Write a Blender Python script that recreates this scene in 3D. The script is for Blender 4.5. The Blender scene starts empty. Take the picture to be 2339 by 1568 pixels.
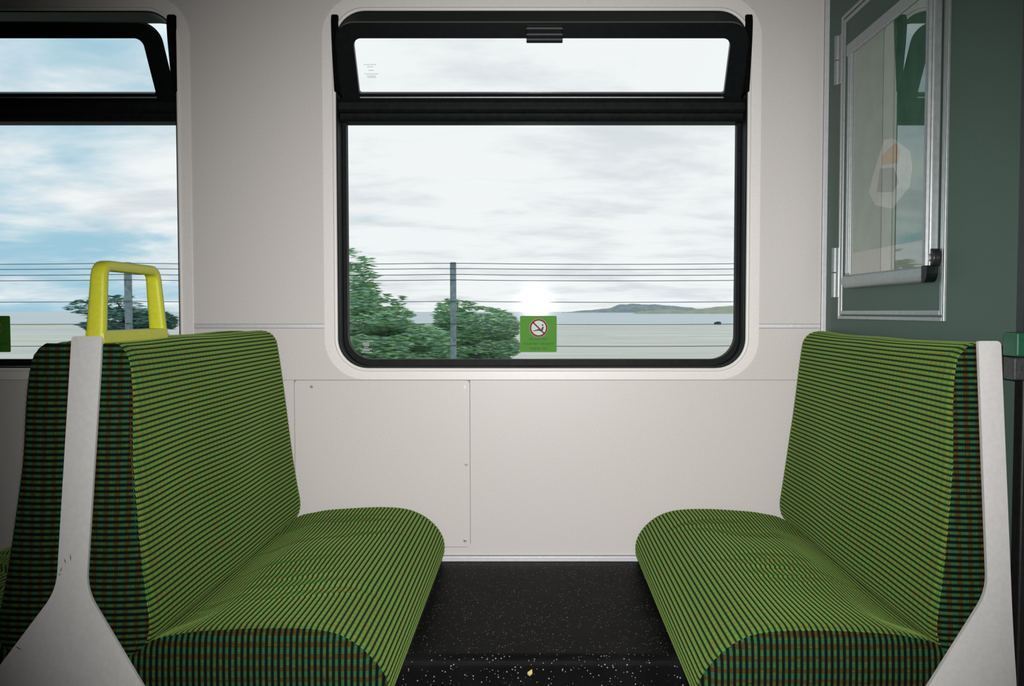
import bpy, bmesh, math, random
from mathutils import Vector, noise
from mathutils.geometry import tessellate_polygon
random.seed(7)
R = math.radians
scene = bpy.context.scene
C = scene.collection

# ------------------------------------------------------------------ camera
CAM_H = 1.03
FPX = 1900.0
cam_d = bpy.data.cameras.new('camera')
cam = bpy.data.objects.new('camera', cam_d); C.objects.link(cam)
cam_d.sensor_width = 36; cam_d.sensor_fit = 'HORIZONTAL'
cam_d.lens = 36 * FPX / 2339
cam_d.shift_x = -52.5 / 2339
cam_d.clip_start = 0.02; cam_d.clip_end = 20000
cam.location = (0, 0, CAM_H)
cam.rotation_euler = (R(90) - math.atan(72 / FPX), 0, 0)
scene.camera = cam
scene.view_settings.view_transform = 'Standard'
scene.view_settings.look = 'None'
scene.view_settings.gamma = 1
scene.view_settings.use_curve_mapping = False
scene.view_settings.exposure = 0.0

# ------------------------------------------------------------------ node helpers
def nn(nt, typ, **kw):
    n = nt.nodes.new(typ)
    for k, v in kw.items():
        if k == 'op': n.operation = v
        else: setattr(n, k, v)
    return n
def setin(nt, node, key, val):
    if isinstance(val, bpy.types.NodeSocket): nt.links.new(val, node.inputs[key])
    elif val is not None: node.inputs[key].default_value = val
def M_(nt, op, a, b=None, c=None, clamp=False):
    n = nt.nodes.new('ShaderNodeMath'); n.operation = op; n.use_clamp = clamp
    setin(nt, n, 0, a)
    if b is not None: setin(nt, n, 1, b)
    if c is not None: setin(nt, n, 2, c)
    return n.outputs[0]
def MIX(nt, fac, a, b):
    n = nt.nodes.new('ShaderNodeMix'); n.data_type = 'RGBA'; n.clamp_factor = True
    setin(nt, n, 0, fac)
    for idx, v in ((6, a), (7, b)):
        if isinstance(v, tuple): v = (*v[:3], 1)
        setin(nt, n, idx, v)
    return n.outputs[2]
def RAMP(nt, fac, lo, hi):
    n = nt.nodes.new('ShaderNodeMapRange'); n.clamp = True
    n.interpolation_type = 'SMOOTHSTEP'
    setin(nt, n, 0, fac); setin(nt, n, 1, lo); setin(nt, n, 2, hi)
    return n.outputs[0]
def NOISE(nt, vec, scale, detail=2, rough=0.5, dist=0.0):
    n = nt.nodes.new('ShaderNodeTexNoise')
    setin(nt, n, 'Vector', vec); setin(nt, n, 'Scale', scale); setin(nt, n, 'Detail', detail)
    setin(nt, n, 'Roughness', rough); setin(nt, n, 'Distortion', dist)
    return n.outputs[0]
def MAPPING(nt, vec, scale=(1, 1, 1), loc=(0, 0, 0)):
    n = nt.nodes.new('ShaderNodeMapping'); setin(nt, n, 'Vector', vec)
    n.inputs['Scale'].default_value = scale; n.inputs['Location'].default_value = loc
    return n.outputs[0]

# ------------------------------------------------------------------ sky: broken bright cloud, blue gaps
world = bpy.data.worlds.new('overcast_sky'); scene.world = world
world.use_nodes = True
nt = world.node_tree; nt.nodes.clear()
tc = nn(nt, 'ShaderNodeTexCoord'); sep = nn(nt, 'ShaderNodeSeparateXYZ')
nt.links.new(tc.outputs['Generated'], sep.inputs[0])
zc = M_(nt, 'ADD', M_(nt, 'ABSOLUTE', sep.outputs[2]), 0.16)
cmb = nn(nt, 'ShaderNodeCombineXYZ')
nt.links.new(M_(nt, 'DIVIDE', sep.outputs[0], zc), cmb.inputs[0])
nt.links.new(M_(nt, 'DIVIDE', sep.outputs[1], zc), cmb.inputs[1])
big = NOISE(nt, MAPPING(nt, cmb.outputs[0], (1, 1, 1), (3.1, 0.4, 0)), 0.9, 5, 0.55, 0.4)
fine = NOISE(nt, MAPPING(nt, cmb.outputs[0], (1, 1.2, 1), (8.3, 2.2, 0)), 2.6, 6, 0.6, 0.3)
cover = M_(nt, 'ADD', M_(nt, 'ADD', big, M_(nt, 'MULTIPLY', fine, 0.45)), M_(nt, 'MULTIPLY', RAMP(nt, sep.outputs[0], -0.50, -0.16), 0.42))
cloud = RAMP(nt, cover, 0.60, 0.96)
blue = (0.36, 0.60, 0.74)
shade = RAMP(nt, NOISE(nt, MAPPING(nt, cmb.outputs[0], (1, 1.6, 1), (1.3, 5.2, 0)), 1.5, 5, 0.6, 0.2), 0.42, 0.70)
white = MIX(nt, shade, (0.93, 0.945, 0.96), (0.72, 0.765, 0.80))
skyc = MIX(nt, cloud, blue, white)
bg = nn(nt, 'ShaderNodeBackground'); nt.links.new(skyc, bg.inputs[0]); bg.inputs[1].default_value = 1.06
wo = nn(nt, 'ShaderNodeOutputWorld'); nt.links.new(bg.outputs[0], wo.inputs[0])

# ------------------------------------------------------------------ the flash gun of the camera (the room's own lamps are off)
fl_d = bpy.data.lights.new('camera_flash', 'SPOT')
fl_d.energy = 228; fl_d.color = (1.0, 0.978, 0.962)
fl_d.spot_size = R(81); fl_d.spot_blend = 1.0; fl_d.shadow_soft_size = 0.018
fl = bpy.data.objects.new('camera_flash', fl_d); C.objects.link(fl)
fl.location = (0.005, -0.01, CAM_H + 0.045)
fl.rotation_euler = (R(90) - R(5.0), 0, R(-1.8))

# ------------------------------------------------------------------ materials
MATS = {}
def mat(name, color=(0.5, 0.5, 0.5), rough=0.6, metal=0.0, spec=0.5, nscale=0, namt=0.0, bump=0.0, coat=0.0):
    if name in MATS: return MATS[name]
    m = bpy.data.materials.new(name); m.use_nodes = True
    nt = m.node_tree; b = nt.nodes['Principled BSDF']
    b.inputs['Roughness'].default_value = rough; b.inputs['Metallic'].default_value = metal
    b.inputs['Specular IOR Level'].default_value = spec
    b.inputs['Coat Weight'].default_value = coat
    if nscale:
        tc = nn(nt, 'ShaderNodeTexCoord')
        f = NOISE(nt, tc.outputs['Object'], nscale, 4, 0.6)
        lo = tuple(c * (1 - namt) for c in color); hi = tuple(min(1, c * (1 + namt)) for c in color)
        nt.links.new(MIX(nt, RAMP(nt, f, 0.3, 0.7), lo, hi), b.inputs['Base Color'])
        if bump:
            bp = nn(nt, 'ShaderNodeBump'); bp.inputs['Strength'].default_value = bump; bp.inputs['Distance'].default_value = 0.001
            nt.links.new(f, bp.inputs['Height']); nt.links.new(bp.outputs[0], b.inputs['Normal'])
    else:
        b.inputs['Base Color'].default_value = (*color, 1)
    MATS[name] = m
    return m

WALL = mat('wall_laminate', (0.59, 0.565, 0.545), 0.42, spec=0.35, nscale=260, namt=0.05, bump=0.05)
TRIMW = mat('surround_plastic', (0.74, 0.715, 0.69), 0.38, spec=0.4, nscale=200, namt=0.03)
SEAM = mat('seam_dark', (0.26, 0.24, 0.225), 0.9)
ALU = mat('brushed_aluminium', (0.36, 0.39, 0.395), 0.42, metal=0.6, nscale=90, namt=0.08)
ALUS = mat('anodised_trim', (0.62, 0.63, 0.66), 0.45, metal=0.35, nscale=90, namt=0.05)
RUBBER = mat('black_rubber', (0.006, 0.007, 0.007), 0.55, spec=0.12, nscale=60, namt=0.3)
BLKGLOSS = mat('black_gloss', (0.005, 0.006, 0.007), 0.35, spec=0.15, nscale=60, namt=0.2)
MATTEB = mat('matte_black_rubber', (0.004, 0.004, 0.0045), 0.95, spec=0.02, nscale=60, namt=0.2)
BLACK = mat('black_plastic', (0.012, 0.012, 0.012), 0.45, nscale=80, namt=0.2)
GREENP = mat('partition_laminate', (0.086, 0.136, 0.112), 0.5, spec=0.12, nscale=300, namt=0.08, bump=0.04)
WHITEP = mat('seat_frame_paint', (0.53, 0.525, 0.515), 0.42, spec=0.4, nscale=120, namt=0.04, bump=0.03)
YELLOW = mat('yellow_plastic', (0.51, 0.53, 0.03), 0.4, spec=0.4, nscale=150, namt=0.06)
STKG = mat('sticker_green', (0.08, 0.26, 0.03), 0.6, spec=0.15, nscale=900, namt=0.12)
STKT = mat('sticker_text_green', (0.01, 0.09, 0.03), 0.6, spec=0.15)
STKW = mat('sticker_white', (0.58, 0.66, 0.62), 0.6, spec=0.15)
STKR = mat('sticker_red', (0.20, 0.022, 0.018), 0.6, spec=0.15)
STKF = mat('sticker_figure', (0.03, 0.09, 0.09), 0.6, spec=0.15)
CEIL = mat('ceiling_laminate', (0.32, 0.315, 0.31), 0.6, nscale=40, namt=0.03)
SCREW = mat('screw_steel', (0.50, 0.48, 0.45), 0.4, metal=0.6)
PAPER = mat('case_paper', (0.50, 0.50, 0.44), 0.7, nscale=60, namt=0.05)
LABELW = mat('label_paper', (0.55, 0.58, 0.55), 0.7, nscale=60, namt=0.08)
LABELG = mat('label_grey', (0.15, 0.20, 0.19), 0.7, nscale=60, namt=0.08)
LABELO = mat('label_orange', (0.50, 0.26, 0.05), 0.7, nscale=60, namt=0.08)
CASEBK = mat('case_backing', (0.13, 0.28, 0.20), 0.6, nscale=14, namt=0.18)
GHAND = mat('green_plastic', (0.010, 0.085, 0.040), 0.5, nscale=120, namt=0.15)
GBRK = mat('dark_bracket', (0.035, 0.037, 0.038), 0.6, nscale=200, namt=0.4)
CRUMB = mat('yellow_scrap', (0.55, 0.50, 0.16), 0.7, nscale=300, namt=0.2)
WIRE = mat('fence_wire', (0.07, 0.08, 0.085), 0.6, nscale=20, namt=0.2)
POST = mat('fence_post_paint', (0.22, 0.30, 0.33), 0.8, nscale=30, namt=0.25)
ETCH = mat('etched_print', (0.60, 0.62, 0.62), 0.7)

def glass_mat(name, tint, refl=1.0, rough=0.0):
    m = bpy.data.materials.new(name); m.use_nodes = True
    nt = m.node_tree; nt.nodes.clear()
    t = nn(nt, 'ShaderNodeBsdfTransparent'); t.inputs[0].default_value = (*tint, 1)
    g = nn(nt, 'ShaderNodeBsdfGlossy'); g.inputs['Roughness'].default_value = rough
    fr = nn(nt, 'ShaderNodeFresnel'); fr.inputs[0].default_value = 1.5
    mx = nn(nt, 'ShaderNodeMixShader')
    ge = nn(nt, 'ShaderNodeNewGeometry')
    front = M_(nt, 'SUBTRACT', 1.0, ge.outputs['Backfacing'])
    nt.links.new(M_(nt, 'MULTIPLY', M_(nt, 'MULTIPLY', fr.outputs[0], refl, clamp=True), front), mx.inputs[0])
    nt.links.new(t.outputs[0], mx.inputs[1]); nt.links.new(g.outputs[0], mx.inputs[2])
    o = nn(nt, 'ShaderNodeOutputMaterial'); nt.links.new(mx.outputs[0], o.inputs[0])
    MATS[name] = m
    return m
GLASS = glass_mat('window_glass', (0.965, 0.975, 0.97), 0.9, 0.05)
CGLASS = glass_mat('case_glass', (0.93, 0.96, 0.94), 2.3)

def fabric_mat(name, c1, c2, groove, fleck, period, sheen, sheen_tint, glo=-0.85, ghi=0.25, loopk=0.5):
    """ribbed moquette: UV in metres, v across the ribs, u along them"""
    m = bpy.data.materials.new(name); m.use_nodes = True
    nt = m.node_tree; b = nt.nodes['Principled BSDF']
    uv = nn(nt, 'ShaderNodeUVMap'); s = nn(nt, 'ShaderNodeSeparateXYZ')
    nt.links.new(uv.outputs[0], s.inputs[0])
    U, V = s.outputs[0], s.outputs[1]
    vr = M_(nt, 'DIVIDE', V, RIB)
    ribc = M_(nt, 'COSINE', M_(nt, 'MULTIPLY', vr, 2 * math.pi))
    rib = RAMP(nt, ribc, glo, ghi)
    # dashes along the rib, one yarn colour then the other, every loop slightly different
    du = M_(nt, 'SINE', M_(nt, 'MULTIPLY', U, 2 * math.pi / period))
    dash = RAMP(nt, du, -0.45, 0.45)
    cell = nn(nt, 'ShaderNodeCombineXYZ')
    nt.links.new(M_(nt, 'FLOOR', M_(nt, 'DIVIDE', U, 0.0042)), cell.inputs[0])
    nt.links.new(M_(nt, 'ROUND', vr), cell.inputs[1])
    wn = nn(nt, 'ShaderNodeTexWhiteNoise'); nt.links.new(cell.outputs[0], wn.inputs[0])
    loop = M_(nt, 'SINE', M_(nt, 'MULTIPLY', U, 2 * math.pi / 0.0042))
    col = MIX(nt, dash, c1, c2)
    col = MIX(nt, M_(nt, 'MULTIPLY', RAMP(nt, wn.outputs[0], 0.78, 0.86), 0.65), col, fleck)
    col = MIX(nt, M_(nt, 'MULTIPLY', RAMP(nt, loop, 0.0, 1.0), loopk), col, groove)
    col = MIX(nt, rib, groove, col)
    nt.links.new(col, b.inputs['Base Color'])
    b.inputs['Roughness'].default_value = 0.95
    b.inputs['Specular IOR Level'].default_value = 0.08
    b.inputs['Sheen Weight'].default_value = sheen
    b.inputs['Sheen Roughness'].default_value = 0.35
    nt.links.new(MIX(nt, rib, groove, sheen_tint), b.inputs['Sheen Tint'])
    n1 = NOISE(nt, MAPPING(nt, uv.outputs[0], (1, 1, 1)), 900, 2, 0.6)
    bp = nn(nt, 'ShaderNodeBump'); bp.inputs['Strength'].default_value = 0.35; bp.inputs['Distance'].default_value = 0.001
    nt.links.new(M_(nt, 'ADD', n1, M_(nt, 'MULTIPLY', loop, 0.25)), bp.inputs['Height'])
    nt.links.new(bp.outputs[0], b.inputs['Normal'])
    MATS[name] = m
    return m
RIB = 0.0106
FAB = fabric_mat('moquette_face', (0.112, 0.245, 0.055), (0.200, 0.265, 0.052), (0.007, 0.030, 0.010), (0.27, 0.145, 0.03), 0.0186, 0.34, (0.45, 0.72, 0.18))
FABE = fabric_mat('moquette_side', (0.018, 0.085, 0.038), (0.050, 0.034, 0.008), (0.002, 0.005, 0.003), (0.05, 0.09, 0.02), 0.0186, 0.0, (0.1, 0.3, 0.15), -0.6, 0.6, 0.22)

def speckle_mat():
    m = bpy.data.materials.new('speckled_rubber_floor'); m.use_nodes = True
    nt = m.node_tree; b = nt.nodes['Principled BSDF']
    tc = nn(nt, 'ShaderNodeTexCoord')
    v = nn(nt, 'ShaderNodeTexVoronoi'); v.inputs['Scale'].default_value = 170; v.inputs['Randomness'].default_value = 1
    nt.links.new(tc.outputs['Object'], v.inputs['Vector'])
    sz = nn(nt, 'ShaderNodeSeparateColor'); nt.links.new(v.outputs['Color'], sz.inputs[0])
    thr = M_(nt, 'MULTIPLY', RAMP(nt, sz.outputs[0], 0.25, 1.0), 0.25)
    sp = M_(nt, 'LESS_THAN', v.outputs['Distance'], thr)
    base = MIX(nt, RAMP(nt, NOISE(nt, tc.outputs['Object'], 9, 4, 0.6), 0.35, 0.7), (0.0045, 0.0046, 0.0046), (0.008, 0.0081, 0.0082))
    nt.links.new(MIX(nt, M_(nt, 'MULTIPLY', sp, M_(nt, 'MULTIPLY_ADD', sz.outputs[1], 0.8, 0.2)), base, (0.36, 0.36, 0.36)), b.inputs['Base Color'])
    b.inputs['Roughness'].default_value = 0.5
    b.inputs['Specular IOR Level'].default_value = 0.03
    bp = nn(nt, 'ShaderNodeBump'); bp.inputs['Strength'].default_value = 0.25; bp.inputs['Distance'].default_value = 0.001
    nt.links.new(NOISE(nt, tc.outputs['Object'], 420, 2, 0.5), bp.inputs['Height']); nt.links.new(bp.outputs[0], b.inputs['Normal'])
    MATS[m.name] = m
    return m
FLOORM = speckle_mat()

# ------------------------------------------------------------------ object helpers
def tag(o, label=None, cat=None, group=None, kind=None):
    if label: o['label'] = label
    if cat: o['category'] = cat
    if group: o['group'] = group
    if kind: o['kind'] = kind
    return o
def empty(name, loc=(0, 0, 0)):
    o = bpy.data.objects.new(name, None); o.empty_display_size = 0.05
    C.objects.link(o); o.location = loc
    return o
def link_mesh(name, me, m, parent=None, smooth=False, bevel=0.0, origin=None):
    """world-space mesh data; if parented, matrix_parent_inverse is replaced by shifting the vertices"""
    if m is not None: me.materials.append(m)
    o = bpy.data.objects.new(name, me); C.objects.link(o)
    if parent is not None:
        o.parent = parent
        off = wloc(parent)
        if off.length > 0: me.transform(__import__('mathutils').Matrix.Translation(-off))
    if smooth:
        for p in me.polygons: p.use_smooth = True
    if bevel:
        md = o.modifiers.new('edge', 'BEVEL'); md.width = bevel; md.segments = 2
        md.limit_method = 'ANGLE'; md.angle_limit = R(40)
    return o
def wloc(o):
    v = Vector((0, 0, 0))
    while o is not None:
        v += o.location; o = o.parent
    return v
def mesh_from(verts, faces, name='m'):
    me = bpy.data.meshes.new(name); me.from_pydata(verts, [], faces); me.update()
    return me
def fix_normals(me):
    bm = bmesh.new(); bm.from_mesh(me); bmesh.ops.recalc_face_normals(bm, faces=bm.faces); bm.to_mesh(me); bm.free()
def box_mesh(x0, x1, y0, y1, z0, z1):
    v = [(x, y, z) for z in (z0, z1) for y in (y0, y1) for x in (x0, x1)]
    f = [(0, 2, 3, 1), (4, 5, 7, 6), (0, 1, 5, 4), (2, 6, 7, 3), (0, 4, 6, 2), (1, 3, 7, 5)]
    return mesh_from(v, f)
def box(name, x0, x1, y0, y1, z0, z1, m, parent=None, bevel=0.0):
    return link_mesh(name, box_mesh(x0, x1, y0, y1, z0, z1), m, parent, bevel=bevel)
def rrect(x0, x1, z0, z1, r, n=8, radii=None):
    """rounded rectangle outline, ccw; radii = (bl, br, tr, tl)"""
    rr = radii or (r, r, r, r)
    out = []
    for (cx, cz, a0, q) in ((x0, z0, 180, rr[0]), (x1, z0, 270, rr[1]), (x1, z1, 0, rr[2]), (x0, z1, 90, rr[3])):
        ccx = cx + (q if cx == x0 else -q); ccz = cz + (q if cz == z0 else -q)
        if q <= 1e-6: out.append((cx, cz)); continue
        for i in range(n + 1):
            a = R(a0 + 90 * i / n)
            out.append((ccx + q * math.cos(a), ccz + q * math.sin(a)))
    return out
def round_poly(pts, rads, n=6):
    out = []
    N = len(pts)
    for i in range(N):
        p = Vector(pts[i]); a = Vector(pts[i - 1]); b = Vector(pts[(i + 1) % N]); r = rads[i]
        if r <= 0: out.append(tuple(p)); continue
        da = (a - p).normalized(); db = (b - p).normalized()
        s = p + da * r; e = p + db * r
        for k in range(n + 1):
            t = k / n
            q = s * (1 - t) ** 2 + p * 2 * t * (1 - t) + e * t * t
            out.append(tuple(q))
    return out
def plate_mesh(outer, holes, d0, d1, fn):
    """polygon with holes in a plane, extruded from depth d0 to d1; fn(a, b, d) -> xyz"""
    loops = [outer] + list(holes)
    tri = tessellate_polygon([[Vector((p[0], p[1], 0)) for p in l] for l in loops])
    flat = [p for l in loops for p in l]; n = len(flat)
    verts = [fn(p[0], p[1], d0) for p in flat] + [fn(p[0], p[1], d1) for p in flat]
    faces = [tuple(t) for t in tri] + [tuple(i + n for i in reversed(t)) for t in tri]
    st = 0
    for l in loops:
        k = len(l)
        for i in range(k):
            a, b = st + i, st + (i + 1) % k
            faces.append((a, b, b + n, a + n))
        st += k
    me = mesh_from(verts, faces); fix_normals(me)
    return me
XZ = lambda a, b, d: (a, d, b)
def plate(name, outer, holes, y0, y1, m, parent=None, bevel=0.0, fn=XZ):
    return link_mesh(name, plate_mesh(outer, holes, y0, y1, fn), m, parent, bevel=bevel)
def rect(x0, x1, z0, z1): return [(x0, z0), (x1, z0), (x1, z1), (x0, z1)]
def cyl_mesh(p0, p1, r, n=16, r2=None):
    p0 = Vector(p0); p1 = Vector(p1); d = (p1 - p0).normalized()
    u = d.orthogonal().normalized(); w = d.cross(u)
    r2 = r if r2 is None else r2
    v = []
    for p, q in ((p0, r), (p1, r2)):
        for i in range(n):
            a = 2 * math.pi * i / n
            v.append(tuple(p + (u * math.cos(a) + w * math.sin(a)) * q))
    f = [(i, (i + 1) % n, n + (i + 1) % n, n + i) for i in range(n)] + [tuple(reversed(range(n))), tuple(range(n, 2 * n))]
    me = mesh_from(v, f); fix_normals(me)
    return me
def cyl(name, p0, p1, r, m, parent=None, n=16, bevel=0.0, r2=None):
    return link_mesh(name, cyl_mesh(p0, p1, r, n, r2), m, parent, bevel=bevel)
def tube_mesh(pts, rad, n=6):
    v = []; f = []
    for i, p in enumerate(pts):
        p = Vector(p)
        d = (Vector(pts[min(i + 1, len(pts) - 1)]) - Vector(pts[max(i - 1, 0)])).normalized()
        u = d.cross(Vector((0.31, 0.2, 0.93))).normalized(); w = d.cross(u)
        rr = rad[i] if isinstance(rad, (list, tuple)) else rad
        for k in range(n):
            a = 2 * math.pi * k / n
            v.append(tuple(p + (u * math.cos(a) + w * math.sin(a)) * rr))
        if i:
            for k in range(n):
                f.append(((i - 1) * n + k, (i - 1) * n + (k + 1) % n, i * n + (k + 1) % n, i * n + k))
    f.append(tuple(reversed(range(n)))); f.append(tuple(range((len(pts) - 1) * n, len(pts) * n)))
    return mesh_from(v, f)

# ------------------------------------------------------------------ THE CARRIAGE SHELL
YW = 2.40                                         # inner face of the window wall
XP = 0.8375                                       # face of the green partition
WC = 0.0194                                       # centre of the main window
SHIFT = -1.63                                     # one window pitch
OPN = (-0.5875, 0.5875, 0.8669, 1.8848)           # opening, relative to the window centre
SUR = (-0.627, 0.627, 0.8326, 1.9300)             # outer edge of the surround
def opening(cx, grow=0.0):
    return rrect(cx + OPN[0] - grow, cx + OPN[1] + grow, OPN[2] - grow, OPN[3] + grow, 0.085 + grow, 10)
centres = [WC + 2 * SHIFT, WC + SHIFT, WC]

wall = empty('wall_far', (0, YW, 0)); tag(wall, 'pale grey window wall of the carriage', kind='structure')
plate('wall_core', rect(-4.1, 1.6, 0.0, 2.35), [opening(c, 0.006) for c in centres], YW + 0.004, YW + 0.085, SEAM, wall)
def panel(name, poly, holes=(), y0=YW, m=WALL, bevel=0.0007):
    return plate(name, poly, holes, y0, YW + 0.0045, m, wall, bevel=bevel)
# the laminate panels, seams 1.5 mm
for c in centres:
    xr = (c + 1.038) if c < -0.1 else 0.8235
    xe = (c + 1.63) if c < -0.1 else 0.8235
    panel('pillar_panel', [(c + 0.592, 0.9945), (xr, 0.9945), (xr, 1.888), (xe, 1.888), (xe, 2.30), (c + 0.001, 2.30), (c + 0.001, 1.888), (c + 0.592, 1.888)] if c < -0.1 else [(c + 0.592, 0.9945), (xr, 0.9945), (xr, 2.30), (c + 0.001, 2.30), (c + 0.001, 1.888), (c + 0.592, 1.888)])
    panel('sill_panel', [(c + 0.50, 0.8322), (c + 1.13 if c < -0.1 else xr, 0.8322), (c + 1.13 if c < -0.1 else xr, 0.8655), (xr, 0.8655), (xr, 0.9815), (c + 0.592, 0.9815), (c + 0.592, 0.8655), (c + 0.50, 0.8655)] if c < -0.1 else [(c + 0.50, 0.8322), (xr, 0.8322), (xr, 0.9815), (c + 0.592, 0.9815), (c + 0.592, 0.8655), (c + 0.50, 0.8655)])
    # aluminium strip across the pillar
    box('pillar_strip', c + 0.62, (c + 1.01) if c < 0 else 0.8235, YW - 0.0015, YW + 0.004, 0.9825, 0.9938, ALUS, wall, bevel=0.0008)
acc = rrect(-0.6964, -0.1888, 0.344, 0.8310, 0.01, 4)
lower = [(-4.0, 0.3195), (0.8235, 0.3195), (0.8235, 0.8314), (-0.1878, 0.8314), (-0.1878, 0.3535), (-0.1982, 0.3430), (-0.6870, 0.3430), (-0.6974, 0.3535), (-0.6974, 0.8314), (-4.0, 0.8314)]
panel('lower_panel', lower)
ap = panel('access_panel', acc)
for (x, z) in ((-0.646, 0.8123), (-0.2027, 0.8123), (-0.1996, 0.5854), (-0.2041, 0.3621)):
    sc = cyl('screw', (x, YW - 0.0016, z), (x, YW + 0.002, z), 0.0052, SCREW, ap, 14, bevel=0.0008)
    box('screw_slot', x - 0.0035, x + 0.0035, YW - 0.0019, YW - 0.0014, z - 0.0009, z + 0.0009, BLACK, ap)
tag(box('trim_1', 0.8245, XP, YW - 0.006, YW + 0.01, 0.3, 2.3, ALUS, bevel=0.001), kind='structure')
tag(box('baseboard_far', -4.0, XP, YW - 0.010, YW + 0.004, 0.3035, 0.3182, ALUS, bevel=0.0015), kind='structure')

# ------------------------------------------------------------------ WINDOWS
YG = 2.482
HB = Vector((0, 2.431, 1.642)); HDIR = Vector((0, -0.080, 0.130)).normalized(); HN = HDIR.cross(Vector((1, 0, 0)))
def hop(a, b, d):
    """hopper plane: a across, b up the tilted sash, d thickness towards the room"""
    p = HB + HDIR * b + Vector((0, -HDIR.z, HDIR.y)) * d
    return (a, p.y, p.z)
def make_window(name, cx, sticker_label):
    w = empty(name, (cx, YW, OPN[2])); tag(w, kind='structure')
    # plastic surround with a rolled inner lip
    s = plate('surround', rrect(cx + SUR[0], cx + SUR[1], SUR[2], SUR[3], 0.118, 12), [opening(cx, 0.004)], YW - 0.0022, YW + 0.003, TRIMW, w, bevel=0.0009)
    # rolled lip: swept quarter round along the opening
    path = opening(cx, 0.0035); n = len(path); v = []; f = []; K = 7
    cen = Vector((cx, 0, (OPN[2] + OPN[3]) / 2))
    for i, p in enumerate(path):
        a = Vector(path[i - 1]); b = Vector(path[(i + 1) % n]); t = (b - a).normalized(); nrm = Vector((t.y, -t.x))
        for k in range(K):
            an = math.pi * k / (K - 1)
            q = Vector(p) + nrm * (0.0055 * math.cos(an) + 0.002)
            v.append((q.x, YW - 0.001 - 0.0045 * math.sin(an), q.y))
    for i in range(n):
        j = (i + 1) % n
        for k in range(K - 1): f.append((i * K + k, j * K + k, j * K + k + 1, i * K + k + 1))
    me = mesh_from(v, f); fix_normals(me); link_mesh('surround_lip', me, TRIMW, w, smooth=True)
    # black rubber reveal, deep ring
    plate('reveal', opening(cx, 0.0025), [opening(cx, -0.0035)], YW - 0.0005, YG + 0.012, RUBBER, w, bevel=0.001)
    # inner glazing bead round the fixed pane
    gx0, gx1 = cx - 0.5735, cx + 0.5735
    bead_in = rrect(gx0, gx1, 0.8885, 1.60, 0, 10, radii=(0.072, 0.072, 0.004, 0.004))
    plate('glazing_bead', rrect(cx - 0.586, cx + 0.586, 0.868, 1.66, 0, 10, radii=(0.084, 0.084, 0.002, 0.002)), [bead_in], YG - 0.022, YG + 0.006, RUBBER, w, bevel=0.004)
    plate('pane', rrect(cx - 0.58, cx + 0.58, 0.880, 1.60, 0, 8, radii=(0.075, 0.075, 0.002, 0.002)), [], YG, YG + 0.005, GLASS, w)
    # transom with a drip lip
    prof = [(2.432, 1.588), (2.428, 1.594), (2.428, 1.602), (2.416, 1.606), (2.410, 1.612), (2.410, 1.630), (2.414, 1.636), (2.445, 1.640), (2.492, 1.640), (2.492, 1.582), (2.440, 1.582)]
    plate('transom', prof, [], cx - 0.584, cx + 0.584, RUBBER, w, bevel=0.0015, fn=lambda a, b, d: (d, a, b))
    # hopper sash tilted open into the room
    hs = empty('hopper_sash', (0, 0, 0)); hs.parent = w
    ho = rrect(cx - 0.573, cx + 0.573, -0.010, 0.216, 0, 10, radii=(0.004, 0.004, 0.055, 0.055))
    hi = rrect(cx - 0.5235, cx + 0.5235, 0.0215, 0.1745, 0, 8, radii=(0.006, 0.006, 0.022, 0.022))
    def hop_obj(nm, outer, holes, d0, d1, m, bevel=0.0):
        me = plate_mesh(outer, holes, d0, d1, hop)
        return link_mesh(nm, me, m, hs, bevel=bevel)
    hop_obj('sash_frame', ho, [hi], -0.006, 0.010, BLKGLOSS, bevel=0.002)
    hop_obj('sash_pane', rrect(cx - 0.54, cx + 0.54, 0.010, 0.19, 0.01, 4), [], -0.002, 0.002, GLASS)
    hop_obj('bead_highlight', rect(cx - 0.523, cx + 0.523, 0.0085, 0.0125), [], 0.009, 0.0125, ALU, bevel=0.0012)  # light metal strip stands in for the highlight along the sash lip
    # catch on the top rail
    lt = hop_obj('catch', rect(cx - 0.043 + 0.0, cx + 0.057, 0.164, 0.208), [], 0.009, 0.020, BLKGLOSS, bevel=0.002)
    for b0 in (0.172, 0.1855, 0.2015):
        me = plate_mesh(rect(cx - 0.043, cx + 0.057, b0, b0 + 0.0042), [], 0.019, 0.0235, hop)
        link_mesh('catch_rib', me, mat('catch_edge', (0.16, 0.17, 0.18), 0.2, metal=0.5), hs, bevel=0.001)
    # side cheeks that close the wedge each side of the open sash
    for sg in (-1, 1):
        xx = cx + sg * 0.5845
        cheek = [(2.395, 1.655), (2.470, 1.655), (2.470, 1.70), (2.415, 1.872), (2.372, 1.868), (2.362, 1.850), (2.366, 1.80), (2.385, 1.70)]
        plate('side_cheek', round_poly(cheek, [0.004, 0.004, 0.01, 0.014, 0.014, 0.014, 0.02, 0.02], 5), [], xx - 0.0068, xx + 0.0068, MATTEB, w, bevel=0.004, fn=lambda a, b, d: (d, a, b))
    # maker's mark printed on the glass: rows of tiny dashes, too small to read
    def mark(x0, x1, zs, put, nm):
        vv = []; ff = []
        rnd = random.Random(3)
        for (z, half) in zs:
            x = (x0 + x1) / 2 - half
            while x < (x0 + x1) / 2 + half:
                l = rnd.uniform(0.0012, 0.0035); k = len(vv)
                for (a, b) in ((x, z), (x + l, z), (x + l, z + 0.0024), (x, z + 0.0024)): vv.append(put(a, b))
                ff.append((k, k + 1, k + 2, k + 3)); x += l + 0.0011
        return mesh_from(vv, ff)
    z0 = 0.905
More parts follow.
